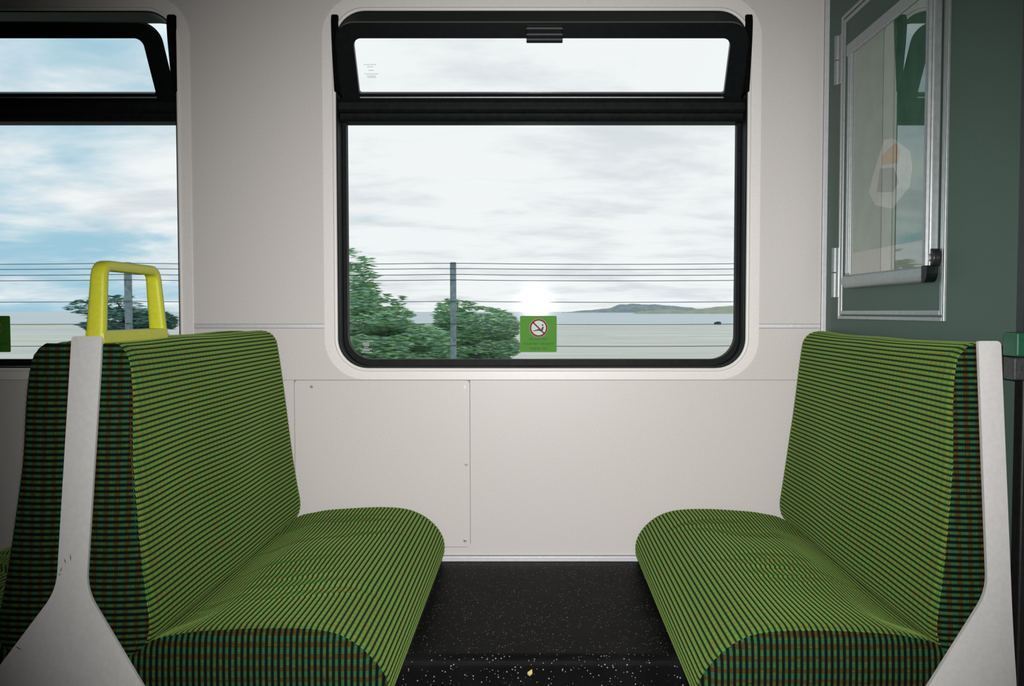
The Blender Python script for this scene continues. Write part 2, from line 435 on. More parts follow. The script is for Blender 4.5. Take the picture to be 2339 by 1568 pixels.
    me = mark(cx - 0.548, cx - 0.50, [(z0 + 0.0355, 0.020), (z0 + 0.0305, 0.009), (z0 + 0.0262, 0.010), (z0 + 0.0215, 0.008), (z0 + 0.0165, 0.005), (z0 + 0.0115, 0.017), (z0 + 0.007, 0.012), (z0 + 0.002, 0.014)], lambda a, b: (a, YG - 0.0006, b), 'm')
    tag(link_mesh('glass_mark', me, ETCH, w), 'small white print on the glass')
    me = mark(cx - 0.515, cx - 0.455, [(0.10, 0.018), (0.094, 0.008), (0.084, 0.006), (0.074, 0.018), (0.068, 0.012), (0.064, 0.010)], lambda a, b: hop(a, b, 0.0026), 'm')
    link_mesh('glass_mark', me, mat('faint_print', (0.68, 0.70, 0.70), 0.7), hs)
    return w
w2 = make_window('window_2', centres[1], '')
w1 = make_window('window_1', centres[2], '')
w3 = make_window('window_3', centres[0], '')
w1['label'] = 'wide window with tilted open top vent between the facing seats'
w2['label'] = 'window behind the yellow handle, cut by the left picture edge'
w3['label'] = 'window beyond the left picture edge'

# no-feet stickers on the panes
def text_mesh(s, size):
    cu = bpy.data.curves.new('t', 'FONT'); cu.body = s; cu.size = size; cu.align_x = 'CENTER'; cu.extrude = 0.0
    ob = bpy.data.objects.new('t', cu); C.objects.link(ob)
    bpy.context.view_layer.update()
    me = bpy.data.meshes.new_from_object(ob); bpy.data.objects.remove(ob); bpy.data.curves.remove(cu)
    return me
def sticker(cx, label):
    yS = YG - 0.0008
    x0, x1, z0, z1 = cx - 0.064, cx + 0.0455, 0.9088, 1.017
    xm, zm = cx - 0.0085, 0.981
    s = empty('window_sticker', (xm, yS, z0)); tag(s, label, 'sticker', 'no feet on seats stickers')
    plate('sticker_sheet', rrect(x0, x1, z0, z1, 0.004, 4), [], yS - 0.0004, yS, STKG, s)
    circ = lambda r, n=40: [(xm + r * math.cos(2 * math.pi * i / n), zm + r * math.sin(2 * math.pi * i / n)) for i in range(n)]
    plate('sign_disc', circ(0.0275), [], yS - 0.0008, yS - 0.0004, STKW, s)
    plate('sign_ring', circ(0.0268), [circ(0.0218)], yS - 0.0014, yS - 0.0011, STKR, s)
    plate('sign_bar', [(xm - 0.0175, zm + 0.0145), (xm + 0.0145, zm - 0.0175), (xm + 0.0175, zm - 0.0145), (xm - 0.0145, zm + 0.0175)], [], yS - 0.0014, yS - 0.0011, STKR, s)
    fig = [(-0.016, -0.0105), (-0.0145, -0.0075), (-0.004, -0.0045), (0.0, -0.0025), (0.0065, -0.0055), (0.0115, 0.004), (0.0158, 0.0035), (0.0125, -0.007), (0.009, -0.0115), (0.002, -0.0085), (-0.006, -0.0085)]
    plate('sign_figure', [(xm + a, zm + b) for a, b in fig], [], yS - 0.0011, yS - 0.0008, STKF, s)
    plate('sign_head', [(xm + 0.0118 + 0.0026 * math.cos(2 * math.pi * i / 12), zm + 0.0085 + 0.0026 * math.sin(2 * math.pi * i / 12)) for i in range(12)], [], yS - 0.0011, yS - 0.0008, STKF, s)
    for (t, z, sz) in (('DO NOT PUT', 0.9445, 0.0092), ('YOUR FEET ON SEATS', 0.9305, 0.0092), ('THANK YOU', 0.9165, 0.0092)):
        me = text_mesh(t, sz)
        xs = [v.co.x for v in me.vertices]; wd = max(xs) - min(xs)
        sx = min(1.0, 0.100 / wd)
        for v in me.vertices: v.co = Vector((xm + v.co.x * sx, yS - 0.0007, z + v.co.y))
        link_mesh('lettering', me, STKT, s)
sticker(centres[2], 'green no feet on seats sticker low on the middle window')
sticker(centres[1], 'dark green sticker on the window at the left picture edge')

# ------------------------------------------------------------------ PARTITION
part_ = empty('wall_right', (XP, 1.445, 0)); tag(part_, 'grey green laminate partition behind the right seat', kind='structure')
box('partition_sheet', XP, XP + 0.03, 1.445, 2.42, 0.0, 2.35, GREENP, part_, bevel=0.001)
box('partition_post', XP - 0.003, XP + 0.04, 1.418, 1.4455, 0.0, 2.35, BLACK, part_, bevel=0.003)
# hatch: thin double aluminium frame set in the partition
def pbar(name, y0, y1, z0, z1, x0, m, parent, bevel=0.0012, x1=XP + 0.002):
    return box(name, x0, x1, y0, y1, z0, z1, m, parent, bevel)
HY0, HY1, HZ0, HZ1 = 1.697, 2.292, 1.0095, 1.829
hf = empty('hatch', (XP, (HY0 + HY1) / 2, HZ0)); tag(hf, 'thin aluminium framed hatch in the green partition behind the poster case', 'hatch')
for i, (a, wd, xx) in enumerate(((0.0, 0.0085, 0.005), (0.0125, 0.0105, 0.003))):
    pbar('frame_bar', HY0 + a, HY0 + a + wd, HZ0 + a, HZ1 - a, XP - xx, ALU, hf)
    pbar('frame_bar', HY1 - a - wd, HY1 - a, HZ0 + a, HZ1 - a, XP - xx, ALU, hf)
    pbar('frame_bar', HY0 + a + wd, HY1 - a - wd, HZ0 + a, HZ0 + a + wd, XP - xx, ALU, hf)
    pbar('frame_bar', HY0 + a + wd, HY1 - a - wd, HZ1 - a - wd, HZ1 - a, XP - xx, ALU, hf)
for (z0, z1) in ((1.6516, 1.7839), (1.0688, 1.2059)):
    zm = (z0 + z1) / 2
    hg = empty('hinge', (XP - 0.006, 2.309, z0)); hg.parent = hf; hg.location = Vector((XP - 0.006, 2.309, z0)) - wloc(hf)
    cyl('knuckle', (XP - 0.008, 2.309, z0), (XP - 0.008, 2.309, zm - 0.001), 0.008, ALU, hg, 16, bevel=0.001)
    cyl('knuckle', (XP - 0.008, 2.309, zm + 0.001), (XP - 0.008, 2.309, z1), 0.008, ALU, hg, 16, bevel=0.001)
    pbar('hinge_leaf', 2.286, 2.309, z0, z1, XP - 0.0065, ALU, hg)
# poster case
CX0 = XP - 0.022
CY0, CY1, CZ0, CZ1 = 1.722, 2.205, 1.0945, 1.727
pc = empty('poster_case', (XP, (CY0 + CY1) / 2, CZ0)); tag(pc, 'glazed aluminium poster case hung on the green partition', 'poster case')
box('back_panel', XP - 0.010, XP - 0.0055, CY0 + 0.01, CY1 - 0.01, CZ0 + 0.01, CZ1 - 0.01, CASEBK, pc)
box('glass_sheet', XP - 0.0175, XP - 0.015, CY0 + 0.01, CY1 - 0.01, CZ0 + 0.01, CZ1 - 0.01, CGLASS, pc)
# rails: bottom deep and rounded, near side a bright bead, far side slim
plate('rail', round_poly([(XP - 0.004, CZ0 - 0.004), (CX0 + 0.004, CZ0 - 0.004), (CX0 - 0.004, CZ0 + 0.006), (CX0 - 0.004, CZ0 + 0.026), (CX0 + 0.004, CZ0 + 0.031), (XP - 0.004, CZ0 + 0.031)], [0.001, 0.006, 0.006, 0.004, 0.002, 0.001], 5), [], CY0 + 0.026, CY1, ALU, pc, fn=lambda a, b, d: (a, d, b))
plate('rail', round_poly([(XP - 0.004, CZ1), (CX0, CZ1), (CX0, CZ1 - 0.03), (XP - 0.004, CZ1 - 0.03)], [0, 0.003, 0.003, 0], 4), [], CY0, CY1, ALU, pc, fn=lambda a, b, d: (a, d, b))
plate('rail', round_poly([(XP - 0.004, CY0 + 0.004), (CX0 + 0.001, CY0 + 0.004), (CX0 - 0.003, CY0 + 0.010), (CX0 - 0.003, CY0 + 0.030), (CX0 + 0.004, CY0 + 0.044), (XP - 0.004, CY0 + 0.044)], [0.001, 0.004, 0.004, 0.004, 0.003, 0.001], 5), [], CZ0 + 0.03, CZ1 - 0.03, ALU, pc, fn=lambda a, b, d: (a, b, d))
cyl('rail_bead', (CX0 - 0.002, CY0 + 0.012, CZ0 + 0.031), (CX0 - 0.002, CY0 + 0.012, CZ1 - 0.01), 0.0075, ALU, pc, 18)
plate('rail', round_poly([(XP - 0.004, CY1), (CX0 + 0.004, CY1), (CX0 + 0.004, CY1 - 0.03), (XP - 0.004, CY1 - 0.03)], [0, 0.003, 0.003, 0], 4), [], CZ0 + 0.031, CZ1 - 0.03, ALU, pc, fn=lambda a, b, d: (a, b, d))
for yb in (CY1 - 0.013, CY1 - 0.026):
    cyl('rail_bead', (CX0 + 0.003, yb, CZ0 + 0.036), (CX0 + 0.003, yb, CZ1 - 0.03), 0.0042, ALU, pc, 12)
# black corner cap and lock
cc = round_poly([(CY0 + 0.003, CZ0 + 0.031), (CY0 + 0.003, CZ0 - 0.004), (CY0 + 0.028, CZ0 - 0.004), (CY0 + 0.028, CZ0 + 0.031)], [0.001, 0.024, 0.001, 0.001], 8)
tag(plate('corner_cap', cc, [], XP - 0.004, CX0 - 0.005, BLKGLOSS, pc, bevel=0.004, fn=lambda a, b, d: (d, a, b)), 'glossy black corner cap')
lk = cyl('lock', (XP - 0.001, 1.731, 1.1415), (XP - 0.020, 1.731, 1.1415), 0.0195, BLACK, pc, 22, bevel=0.002)
cyl('lock_barrel', (XP - 0.019, 1.731, 1.1415), (XP - 0.024, 1.731, 1.1415), 0.009, ALU, lk, 16, bevel=0.001)
# paper strip and label inside the case
YZX = lambda a, b, d: (d, a, b)
ps = plate('paper_strip', [(CY0 + 0.03, 1.123), (CY1 - 0.03, 1.123), (CY1 - 0.03, 1.182), (CY0 + 0.03, 1.182)], [], XP - 0.0115, XP - 0.0105, PAPER, pc, fn=YZX)
lb = plate('label_sheet', [(2.071, 1.325), (2.045, 1.365), (1.985, 1.436), (1.935, 1.430), (1.850, 1.385), (1.837, 1.345), (1.850, 1.305), (1.935, 1.268), (2.03, 1.288)], [], XP - 0.0115, XP - 0.0105, LABELW, pc, fn=YZX)
plate('label_patch', [(1.995, 1.402), (1.920, 1.416), (1.895, 1.395), (1.905, 1.368), (1.990, 1.378)], [], XP - 0.0121, XP - 0.0116, LABELO, lb, fn=YZX)
plate('label_patch', [(2.005, 1.372), (1.93, 1.362), (1.90, 1.325), (1.93, 1.305), (2.02, 1.318)], [], XP - 0.0121, XP - 0.0116, LABELG, lb, fn=YZX)
# green grab handle end on a dark bracket at the partition edge
gh = empty('grab_rail', (0.83, 1.405, 0.915)); tag(gh, 'green plastic grab handle end at right picture edge', 'handle')
box('grip', 0.797, 0.90, 1.375, 1.4175, 0.955, 0.995, GHAND, gh, bevel=0.003)
box('bracket', 0.799, 0.90, 1.385, 1.4175, 0.915, 0.953, GBRK, gh, bevel=0.003)

# ------------------------------------------------------------------ FLOOR, LEDGE, CEILING, UNSEEN WALLS
tag(box('floor', -4.1, 3.2, -0.42, 2.49, -0.05, 0.0, FLOORM), 'dark speckled floor', kind='structure')
tag(box('ceiling', -4.1, 3.2, -0.42, 2.49, 2.30, 2.36, CEIL), kind='structure')
DIM = mat('far_side_panelling', (0.20, 0.20, 0.19), 0.7, nscale=8, namt=0.3)
tag(box('wall_near', -4.1, 3.2, -0.46, -0.40, 0.0, 2.36, DIM), kind='structure')
tag(box('wall_left', -4.14, -4.08, -0.46, 2.49, 0.0, 2.36, WALL), kind='structure')
tag(box('wall_end', 3.15, 3.2, -0.46, 2.49, 0.0, 2.36, WALL), kind='structure')
tag(box('wall_bay', 1.6, 3.2, YW, YW + 0.08, 0.0, 2.36, WALL), kind='structure')
YN = 1.722; ZL = 0.3035; rn = 0.022
prof = [(YW + 0.004, 0.001), (YW + 0.004, ZL)] + [(YN + rn - rn * math.sin(R(90 * i / 8)), ZL - rn + rn * math.cos(R(90 * i / 8))) for i in range(9)] + [(YN + 0.002, 0.20), (YN + 0.045, 0.16), (YN + 0.045, 0.001)]
led = plate('floor_ledge', prof, [], -4.0, 0.8365, FLOORM, None, fn=lambda a, b, d: (d, a, b)); tag(led, 'raised black speckled ledge between the facing seats', kind='structure')
bm = bmesh.new(); bmesh.ops.create_icosphere(bm, subdivisions=2, radius=0.006)
for v in bm.verts:
    k = noise.noise(v.co * 260) * 0.5 + 1
    v.co = Vector((v.co.x * k, v.co.y * 0.35 * k, v.co.z * 0.9 * k + (0.002 if v.co.x > 0 else -0.001)))
me = bpy.data.meshes.new('scrap'); bm.to_mesh(me); bm.free()
cr = link_mesh('paper_scrap', me, CRUMB); cr.location = (-0.0098, YN - 0.0012, 0.2705); tag(cr, 'tiny yellow scrap stuck to the front edge of the ledge', 'scrap')

# ------------------------------------------------------------------ SEATS
def cr_spline(pts, step):
    """Catmull-Rom through pts, resampled at even arc steps"""
    P = [Vector(p) for p in pts]; dense = []
    P = [P[0] * 2 - P[1]] + P + [P[-1] * 2 - P[-2]]
    for i in range(1, len(P) - 2):
        for k in range(24):
            t = k / 24
            a, b, c, d = P[i - 1], P[i], P[i + 1], P[i + 2]
            dense.append(0.5 * ((2 * b) + (c - a) * t + (2 * a - 5 * b + 4 * c - d) * t * t + (3 * b - a - 3 * c + d) * t ** 3))
    dense.append(P[-2])
    out = [dense[0]]; acc = 0
    for i in range(1, len(dense)):
        seg = (dense[i] - dense[i - 1]).length
        while acc + seg >= step:
            t = (step - acc) / seg
            q = dense[i - 1].lerp(dense[i], t); out.append(q)
            dense[i - 1] = q; seg = (dense[i] - dense[i - 1]).length; acc = 0
        acc += seg
    return out
STEP = RIB / 6
AMP = 0.0008
BACK = [(-0.002, 0.9765), (0.020, 0.9775), (0.040, 0.972), (0.0545, 0.958), (0.0625, 0.938), (0.074, 0.868), (0.084, 0.79), (0.094, 0.70), (0.104, 0.61), (0.114, 0.54), (0.121, 0.495), (0.1205, 0.468), (0.112, 0.446), (0.092, 0.432)]
CUSH = [(0.070, 0.425), (0.098, 0.440), (0.125, 0.453), (0.165, 0.461), (0.21, 0.467), (0.32, 0.4725), (0.41, 0.4695), (0.463, 0.454), (0.503, 0.424), (0.5265, 0.388), (0.532, 0.356), (0.526, 0.330), (0.505, 0.315), (0.46, 0.311)]
YFAR = 2.375
def ynear(z): return 1.470 + 0.085 * (z - 0.975)
def grid_obj(name, rows, uvs, m, parent, flip=False):
    """rows: list of lists of Vector; uvs the same shape"""
    nr, nc = len(rows), len(rows[0])
    verts = [tuple(p) for r in rows for p in r]
    faces = []
    for i in range(nr - 1):
        for j in range(nc - 1):
            q = (i * nc + j, i * nc + j + 1, (i + 1) * nc + j + 1, (i + 1) * nc + j)
            faces.append(tuple(reversed(q)) if flip else q)
    me = mesh_from(verts, faces, name)
    uvl = me.uv_layers.new(name='UVMap')
    flat = [u for r in uvs for u in r]
    for l in me.loops: uvl.data[l.index].uv = flat[l.vertex_index]
    return link_mesh(name, me, m, parent, smooth=True)
def near_fill(z):
    k = max(0.0, min(1.0, (z - 0.74) / 0.2)); return 0.015 * k * k * (3 - 2 * k)      # the backrest is fuller at its aisle end
def ribf(v): return math.cos(2 * math.pi * v / RIB)
def ribprof(v):
    c = ribf(v)
    return AMP * (c if c > -0.3 else -0.3 + (c + 0.3) * 1.5)
def profile_normals(ps):
    out = []
    for i in range(len(ps)):
        t = (ps[min(i + 1, len(ps) - 1)] - ps[max(i - 1, 0)]).normalized()
        out.append(Vector((-t.y, t.x)))
    return out
def make_bench_half(parent, Xc, sg, seed, dz=0.0, base_front=None):
    NY = 56
    # ---- backrest face
    ps = cr_spline(BACK, STEP); ns = profile_normals(ps)
    rows = []; uvs = []
    for i, (p, n) in enumerate(zip(ps, ns)):
        v = i * STEP; row = []; ur = []
        y0 = ynear(p.y)
        for j in range(NY + 1):
            t = j / NY
            y = y0 + (YFAR - y0) * t
            e = min(t, 1 - t) * (YFAR - y0)
            rnd_ = 0.010 * max(0, 1 - e / 0.03) ** 2                     # rounded side edges
            w = 0.0055 * noise.noise(Vector((y * 3.1 + seed, p.y * 4.0, seed)))
            lum = -0.011 * math.exp(-((y - 1.68) / 0.15) ** 2) * math.exp(-((p.y - 0.66) / 0.16) ** 2) - 0.011 * math.exp(-((y - 2.15) / 0.15) ** 2) * math.exp(-((p.y - 0.66) / 0.16) ** 2)
            sag = 0.010 * (t - t * t) * 4 * max(0, min(1, (p.y - 0.9) / 0.08)) * -0.25
            off = ribprof(v) - rnd_ + w + lum
            a = p.x + n.x * off + near_fill(p.y) * (1 - t) ** 2 * min(1, p.x / 0.05); z = p.y + n.y * off + sag
            # n points out of the cushion: forward and up
            row.append(Vector((Xc + sg * a, y, z + dz))); ur.append((y, v))
        rows.append(row); uvs.append(ur)
    grid_obj('backrest', rows, uvs, FAB, parent, flip=(sg < 0))
    # ---- backrest side
    zz = []; z = 0.43
    while z < 0.9755: zz.append(z); z += STEP
    fr = {}
    def front_a(z):
        best = None
        for k in range(len(ps) - 1):
            a, b = ps[k], ps[k + 1]
            if (a.y - z) * (b.y - z) <= 0 and abs(a.y - b.y) > 1e-9 and a.x > 0.015:
                t = (z - a.y) / (b.y - a.y); x = a.x + (b.x - a.x) * t
                best = x if best is None else max(best, x)
        return best if best is not None else 0.02
    rows = []; uvs = []
    NA = 14
    for z in zz:
        fa = front_a(z) - 0.004 + near_fill(z); row = []; ur = []
        for j in range(NA + 1):
            t = j / NA; a = 0.0 + (fa) * t
            bul = 0.010 * math.sin(math.pi * min(1, t * 0.92 + 0.08)) ** 0.7 if t < 0.999 else 0.0
            y = ynear(z) - bul * 0.7 - ribprof(z) * 0.9 + 0.001
            row.append(Vector((Xc + sg * a, y, z + dz))); ur.append((a, z))
        rows.append(row); uvs.append(ur)
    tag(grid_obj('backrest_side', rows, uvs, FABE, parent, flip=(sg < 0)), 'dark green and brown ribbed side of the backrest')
    # ---- cushion top, nose and underside
    ps2 = cr_spline(CUSH, STEP); ns2 = profile_normals(ps2)
    rnd = random.Random(seed)
    wr = [(rnd.uniform(1.6, 2.25), rnd.uniform(0.16, 0.36), rnd.uniform(0.003, 0.0065), rnd.uniform(-0.35, 0.35), rnd.uniform(0.05, 0.10)) for _ in range(10)]
    NY2 = 130
    rows = []; uvs = []
    for i, (p, n) in enumerate(zip(ps2, ns2)):
        v = i * STEP; row = []; ur = []
        y0 = 1.432
        for j in range(NY2 + 1):
            t = j / NY2; y = y0 + (YFAR - y0) * t
            e = min(t, 1 - t) * (YFAR - y0)
            rnd_ = 0.008 * max(0, 1 - e / 0.03) ** 2
            top = max(0.0, min(1.0, (p.y - 0.40) / 0.06))
            dish = -0.012 * (math.exp(-((y - 1.70) / 0.14) ** 2) + math.exp(-((y - 2.13) / 0.12) ** 2)) * math.exp(-((p.x - 0.27) / 0.10) ** 2) - 0.030 * min(1, e / 0.14) ** 0.9 * math.exp(-((p.x - 0.11) / 0.07) ** 2)
            wk = 0.0
            for (wy, wa, wd, sl, ln) in wr:
                u_ = (y - wy - sl * (p.x - wa)); wk -= wd * math.exp(-(u_ / 0.011) ** 2) * math.exp(-((p.x - wa) / ln) ** 2)
                wk += wd * 0.8 * math.exp(-((u_ - 0.02) / 0.014) ** 2) * math.exp(-((p.x - wa) / ln) ** 2)
            w = 0.004 * noise.noise(Vector((y * 4 + seed, p.x * 6, 3.3))) * top
            lift = 0.006 * (1 - t) * top
            off = ribprof(v) - rnd_ + (dish + wk) * top + w
            dx = (dish * 0.25 + wk * 1.2) * top
            row.append(Vector((Xc + sg * (p.x + n.x * off + dx), y, p.y + n.y * off + lift + dz))); ur.append((y, v))
        rows.append(row); uvs.append(ur)
    grid_obj('seat_cushion', rows, uvs, FAB, parent, flip=(sg < 0))
    # ---- cushion side
    def top_z(a):
        best = 0.34
        for k in range(len(ps2) - 1):
            p, q = ps2[k], ps2[k + 1]
            if p.x <= a <= q.x: best = max(best, p.y + (q.y - p.y) * (a - p.x) / max(1e-9, q.x - p.x))
        return best
    rows = []; uvs = []; a = 0.020
    while a < 0.5315:
        tz = (top_z(max(a, 0.071)) if a >= 0.071 else 0.438) + 0.006 - 0.006; row = []; ur = []
        for j in range(15):
            t = j / 14; z = tz - 0.001 + (0.312 - tz) * t
            bul = 0.012 * math.sin(math.pi * min(1, t * 0.9 + 0.1)) ** 0.7 if t > 0 else 0
            ed = max(0, (a - 0.49) / 0.042) ** 2 * 0.012
            row.append(Vector((Xc + sg * a, 1.4335 - bul - ribprof(a) * 0.9 + ed, z + 0.0055 * max(0, min(1, (z - 0.40) / 0.06)) + dz))); ur.append((tz - z + 0.47 - tz, a))
        rows.append(row); uvs.append(ur); a += STEP
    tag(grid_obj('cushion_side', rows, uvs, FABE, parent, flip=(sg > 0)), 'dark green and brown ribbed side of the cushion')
    # ---- black base under the cushion
    bf = base_front
    x0, x1 = sorted((Xc + sg * 0.004, Xc + sg * bf))
    box('seat_base', x0, x1, 1.735, YFAR, 0.304, 0.334, BLACK, parent, bevel=0.001)
    x0, x1 = sorted((Xc + sg * 0.004, Xc + sg * (bf - 0.10)))
    box('seat_bearer', x0, x1, 1.455, 1.735, 0.285, 0.314, BLACK, parent, bevel=0.002)

def shear_plate(name, outline, y_top, z_top, k, th, m, parent, bevel=0.0025):
    fn = lambda a, b, d: (a, y_top + k * (b - z_top) + d, b)
    return link_mesh(name, plate_mesh(outline, [], 0.0, th, fn), m, parent, bevel=bevel)

# left: two benches back to back sharing one white end frame
XL = -0.790
bl = empty('double_bench', (XL, 1.9, 0)); tag(bl, 'green ribbed back-to-back train bench with yellow handle on top', 'bench', 'green moquette benches')
make_bench_half(bl, XL, +1, 3, base_front=0.522)
make_bench_half(bl, XL - 0.027, -1, 11, base_front=0.50)
box('back_board', XL - 0.040, XL + 0.012, 1.475, YFAR, 0.312, 0.973, BLACK, bl)
outl = [(-0.027, 0.9865), (-0.0262, 0.556), (-0.27, 0.215), (-0.30, 0.12), (-0.30, 0.0), (0.30, 0.0), (0.30, 0.12), (0.255, 0.215), (0.0245, 0.556), (0.027, 0.9865)]
outl = round_poly([(XL + 0.002 + a, z) for a, z in outl], [0.006, 0.03, 0.03, 0.03, 0.003, 0.003, 0.03, 0.03, 0.03, 0.004], 8)
tag(shear_plate('end_frame', outl, 1.462, 0.9865, 0.150, 0.006, WHITEP, bl), 'white painted inverted Y end frame')
# scuffs on the white frame
for (a, z, l, an) in ((-0.018, 0.590, 0.010, 1.25), (-0.012, 0.604, 0.009, 1.9), (-0.003, 0.610, 0.011, 1.7), (-0.020, 0.582, 0.006, 0.6), (-0.082, 0.462, 0.014, -0.5)):
    d = Vector((math.cos(an), math.sin(an))) * l / 2; n_ = Vector((-d.y, d.x)).normalized() * 0.0008; c_ = Vector((XL + a, z))
    shear_plate('scuff', [tuple(c_ - d), tuple(c_ + n_), tuple(c_ + d), tuple(c_ - n_)], 1.4617, 0.9865, 0.150, 0.0003, mat('scuff_mark', (0.06, 0.06, 0.06), 0.8), bl, bevel=0)
# yellow grab handle
def sweep_loop(name, path, widths, thick, m, parent, n=14):
    v = []; f = []; N = len(path)
    for i, (y, z, x) in enumerate(path):
        a = Vector(path[max(i - 1, 0)][:2]); b = Vector(path[min(i + 1, N - 1)][:2])
        t = (b - a).normalized(); nr = Vector((-t.y, t.x))
        for k in range(n):
            an = 2 * math.pi * k / n
            ca, sa = math.cos(an), math.sin(an)
            ex = 0.5                                                        # super-ellipse: rounded rectangle
            cx_ = math.copysign(abs(ca) ** ex, ca) * widths[i] / 2; cn = math.copysign(abs(sa) ** ex, sa) * thick / 2
            v.append((x + cx_, y + nr.x * cn, z + nr.y * cn))
        if i:
            for k in range(n): f.append(((i - 1) * n + k, (i - 1) * n + (k + 1) % n, i * n + (k + 1) % n, i * n + k))
    f.append(tuple(range(n))); f.append(tuple(range((N - 1) * n, N * n)))
    me = mesh_from(v, f); fix_normals(me)
    return link_mesh(name, me, m, parent, smooth=True)
hp = round_poly([(1.470, 0.972), (1.488, 1.1125), (1.694, 1.1125), (1.716, 0.972)], [0, 0.022, 0.022, 0], 7)
hp3 = []; hw = []
def dens(a, b, n): return [(a[0] + (b[0] - a[0]) * i / n, a[1] + (b[1] - a[1]) * i / n) for i in range(n)]
full = []
for i in range(len(hp) - 1): full += dens(hp[i], hp[i + 1], 6 if (Vector(hp[i]) - Vector(hp[i + 1])).length > 0.03 else 1)
full.append(hp[-1])
for (y, z) in full:
    k = max(0, min(1, (z - 0.985) / 0.12)); hp3.append((y, z, -0.776)); hw.append(0.0335 - 0.007 * k)
gbh = sweep_loop('grab_handle', hp3, hw, 0.019, YELLOW, bl); tag(gbh, 'bright yellow plastic grab handle')
box('handle_base', -0.776 - 0.0168, -0.776 + 0.0168, 1.464, 1.722, 0.972, 0.9955, YELLOW, bl, bevel=0.003)

# right: single bench against the partition
XR = 0.8185
br = empty('single_bench', (XR, 1.9, 0)); tag(br, 'green ribbed train bench standing against the green partition', 'bench', 'green moquette benches')
make_bench_half(br, XR, -1, 23, dz=-0.004, base_front=0.46)
box('back_board', XR - 0.004, XR + 0.014, 1.475, YFAR, 0.312, 0.969, BLACK, br)
outr = [(0.768, 0.9790), (0.7715, 0.552), (0.545, 0.215), (0.52, 0.12), (0.52, 0.0), (0.8275, 0.0), (0.812, 0.50), (0.8075, 0.9790)]
outr = round_poly(outr, [0.004, 0.03, 0.03, 0.03, 0.003, 0.003, 0.05, 0.009], 8)
tag(shear_plate('end_frame', outr, 1.440, 0.9790, 0.095, 0.008, WHITEP, br), 'white painted end frame')

# ------------------------------------------------------------------ OUTSIDE: bank, fence, shrubs, beach, sea, islands
def beach_mat():
    m = bpy.data.materials.new('tidal_sand'); m.use_nodes = True
    nt = m.node_tree; b = nt.nodes['Principled BSDF']
    tc = nn(nt, 'ShaderNodeTexCoord')
    v = MAPPING(nt, tc.outputs['Object'], (0.010, 0.10, 1), (0.3, 0.75, 0))
    wet = RAMP(nt, NOISE(nt, v, 1.0, 6, 0.65, 0.3), 0.50, 0.60)
    v2 = MAPPING(nt, tc.outputs['Object'], (0.05, 0.5, 1))
    var = NOISE(nt, v2, 1.0, 5, 0.6)
    dry = MIX(nt, RAMP(nt, var, 0.3, 0.7), (0.62, 0.63, 0.55), (0.72, 0.72, 0.65))
    nt.links.new(MIX(nt, wet, dry, (0.36, 0.38, 0.36)), b.inputs['Base Color'])
    nt.links.new(M_(nt, 'MULTIPLY_ADD', wet, -0.72, 0.9), b.inputs['Roughness'])
    nt.links.new(M_(nt, 'MULTIPLY_ADD', wet, 0.5, 0.1), b.inputs['Specular IOR Level'])
    return m
def sea_mat():
    m = bpy.data.materials.new('calm_sea'); m.use_nodes = True
    nt = m.node_tree; b = nt.nodes['Principled BSDF']
    tc = nn(nt, 'ShaderNodeTexCoord')
    f = NOISE(nt, MAPPING(nt, tc.outputs['Object'], (0.004, 0.03, 1)), 1.0, 6, 0.7)
    nt.links.new(MIX(nt, RAMP(nt, f, 0.35, 0.65), (0.56, 0.63, 0.66), (0.66, 0.71, 0.73)), b.inputs['Base Color'])
    b.inputs['Roughness'].default_value = 0.75; b.inputs['Specular IOR Level'].default_value = 0.3
    return m
BZ = CAM_H - 4.0
tag(link_mesh('ground_beach', mesh_from([(-1500, 14, BZ), (1500, 14, BZ), (1500, 270, BZ), (-1500, 270, BZ)], [(0, 1, 2, 3)]), beach_mat()), 'flat pale wet sand beach beyond the fence', kind='structure')
tag(link_mesh('ground_sea', mesh_from([(-9000, 262, BZ - 0.03), (9000, 262, BZ - 0.03), (9000, 12000, BZ - 0.03), (-9000, 12000, BZ - 0.03)], [(0, 1, 2, 3)]), sea_mat()), 'grey blue sea out to the horizon', kind='structure')
GRASS = mat('bank_grass', (0.06, 0.10, 0.035), 0.95, nscale=6, namt=0.4)
GZ = CAM_H - 2.2
bank = []
for i in range(41):
    x = -16 + i * 0.8
    for (y, z) in ((2.9, GZ), (6.0, GZ), (9.0, GZ - 0.05), (11.5, GZ - 0.9), (14.5, BZ - 0.05)):
        bank.append((x, y, z + 0.05 * noise.noise(Vector((x, y, 0)))))
tag(link_mesh('ground_bank', mesh_from(bank, [(i * 5 + j, (i + 1) * 5 + j, (i + 1) * 5 + j + 1, i * 5 + j + 1) for i in range(40) for j in range(4)]), GRASS, smooth=True), 'grassy railway bank under the fence', kind='structure')

# wire fence
YF = 7.5
fence = empty('wire_fence', (0, YF, GZ)); tag(fence, 'dark post and wire fence between the train and the beach', 'fence')
for x in (-6.62, -3.68, -0.74, 2.20, 5.14):
    p = box('post', x - 0.026, x + 0.026, YF + 0.012, YF + 0.064, GZ - 0.05, 1.475 + CAM_H * 0 , POST, fence, bevel=0.006)
for z in (1.4587, 1.4116, 1.3586, 1.3095, 1.1167, 0.9156, 0.7181, 0.50):
    pts = []
    for i in range(65):
        x = -9.6 + i * 0.27
        ph = ((x + 0.74) % 2.94) / 2.94
        pts.append((x, YF + 0.008, z - 0.010 * 4 * ph * (1 - ph) + 0.006 - 0.0012 * x * 0))
    link_mesh('wire', tube_mesh(pts, 0.0030, 6), WIRE, fence, smooth=True)

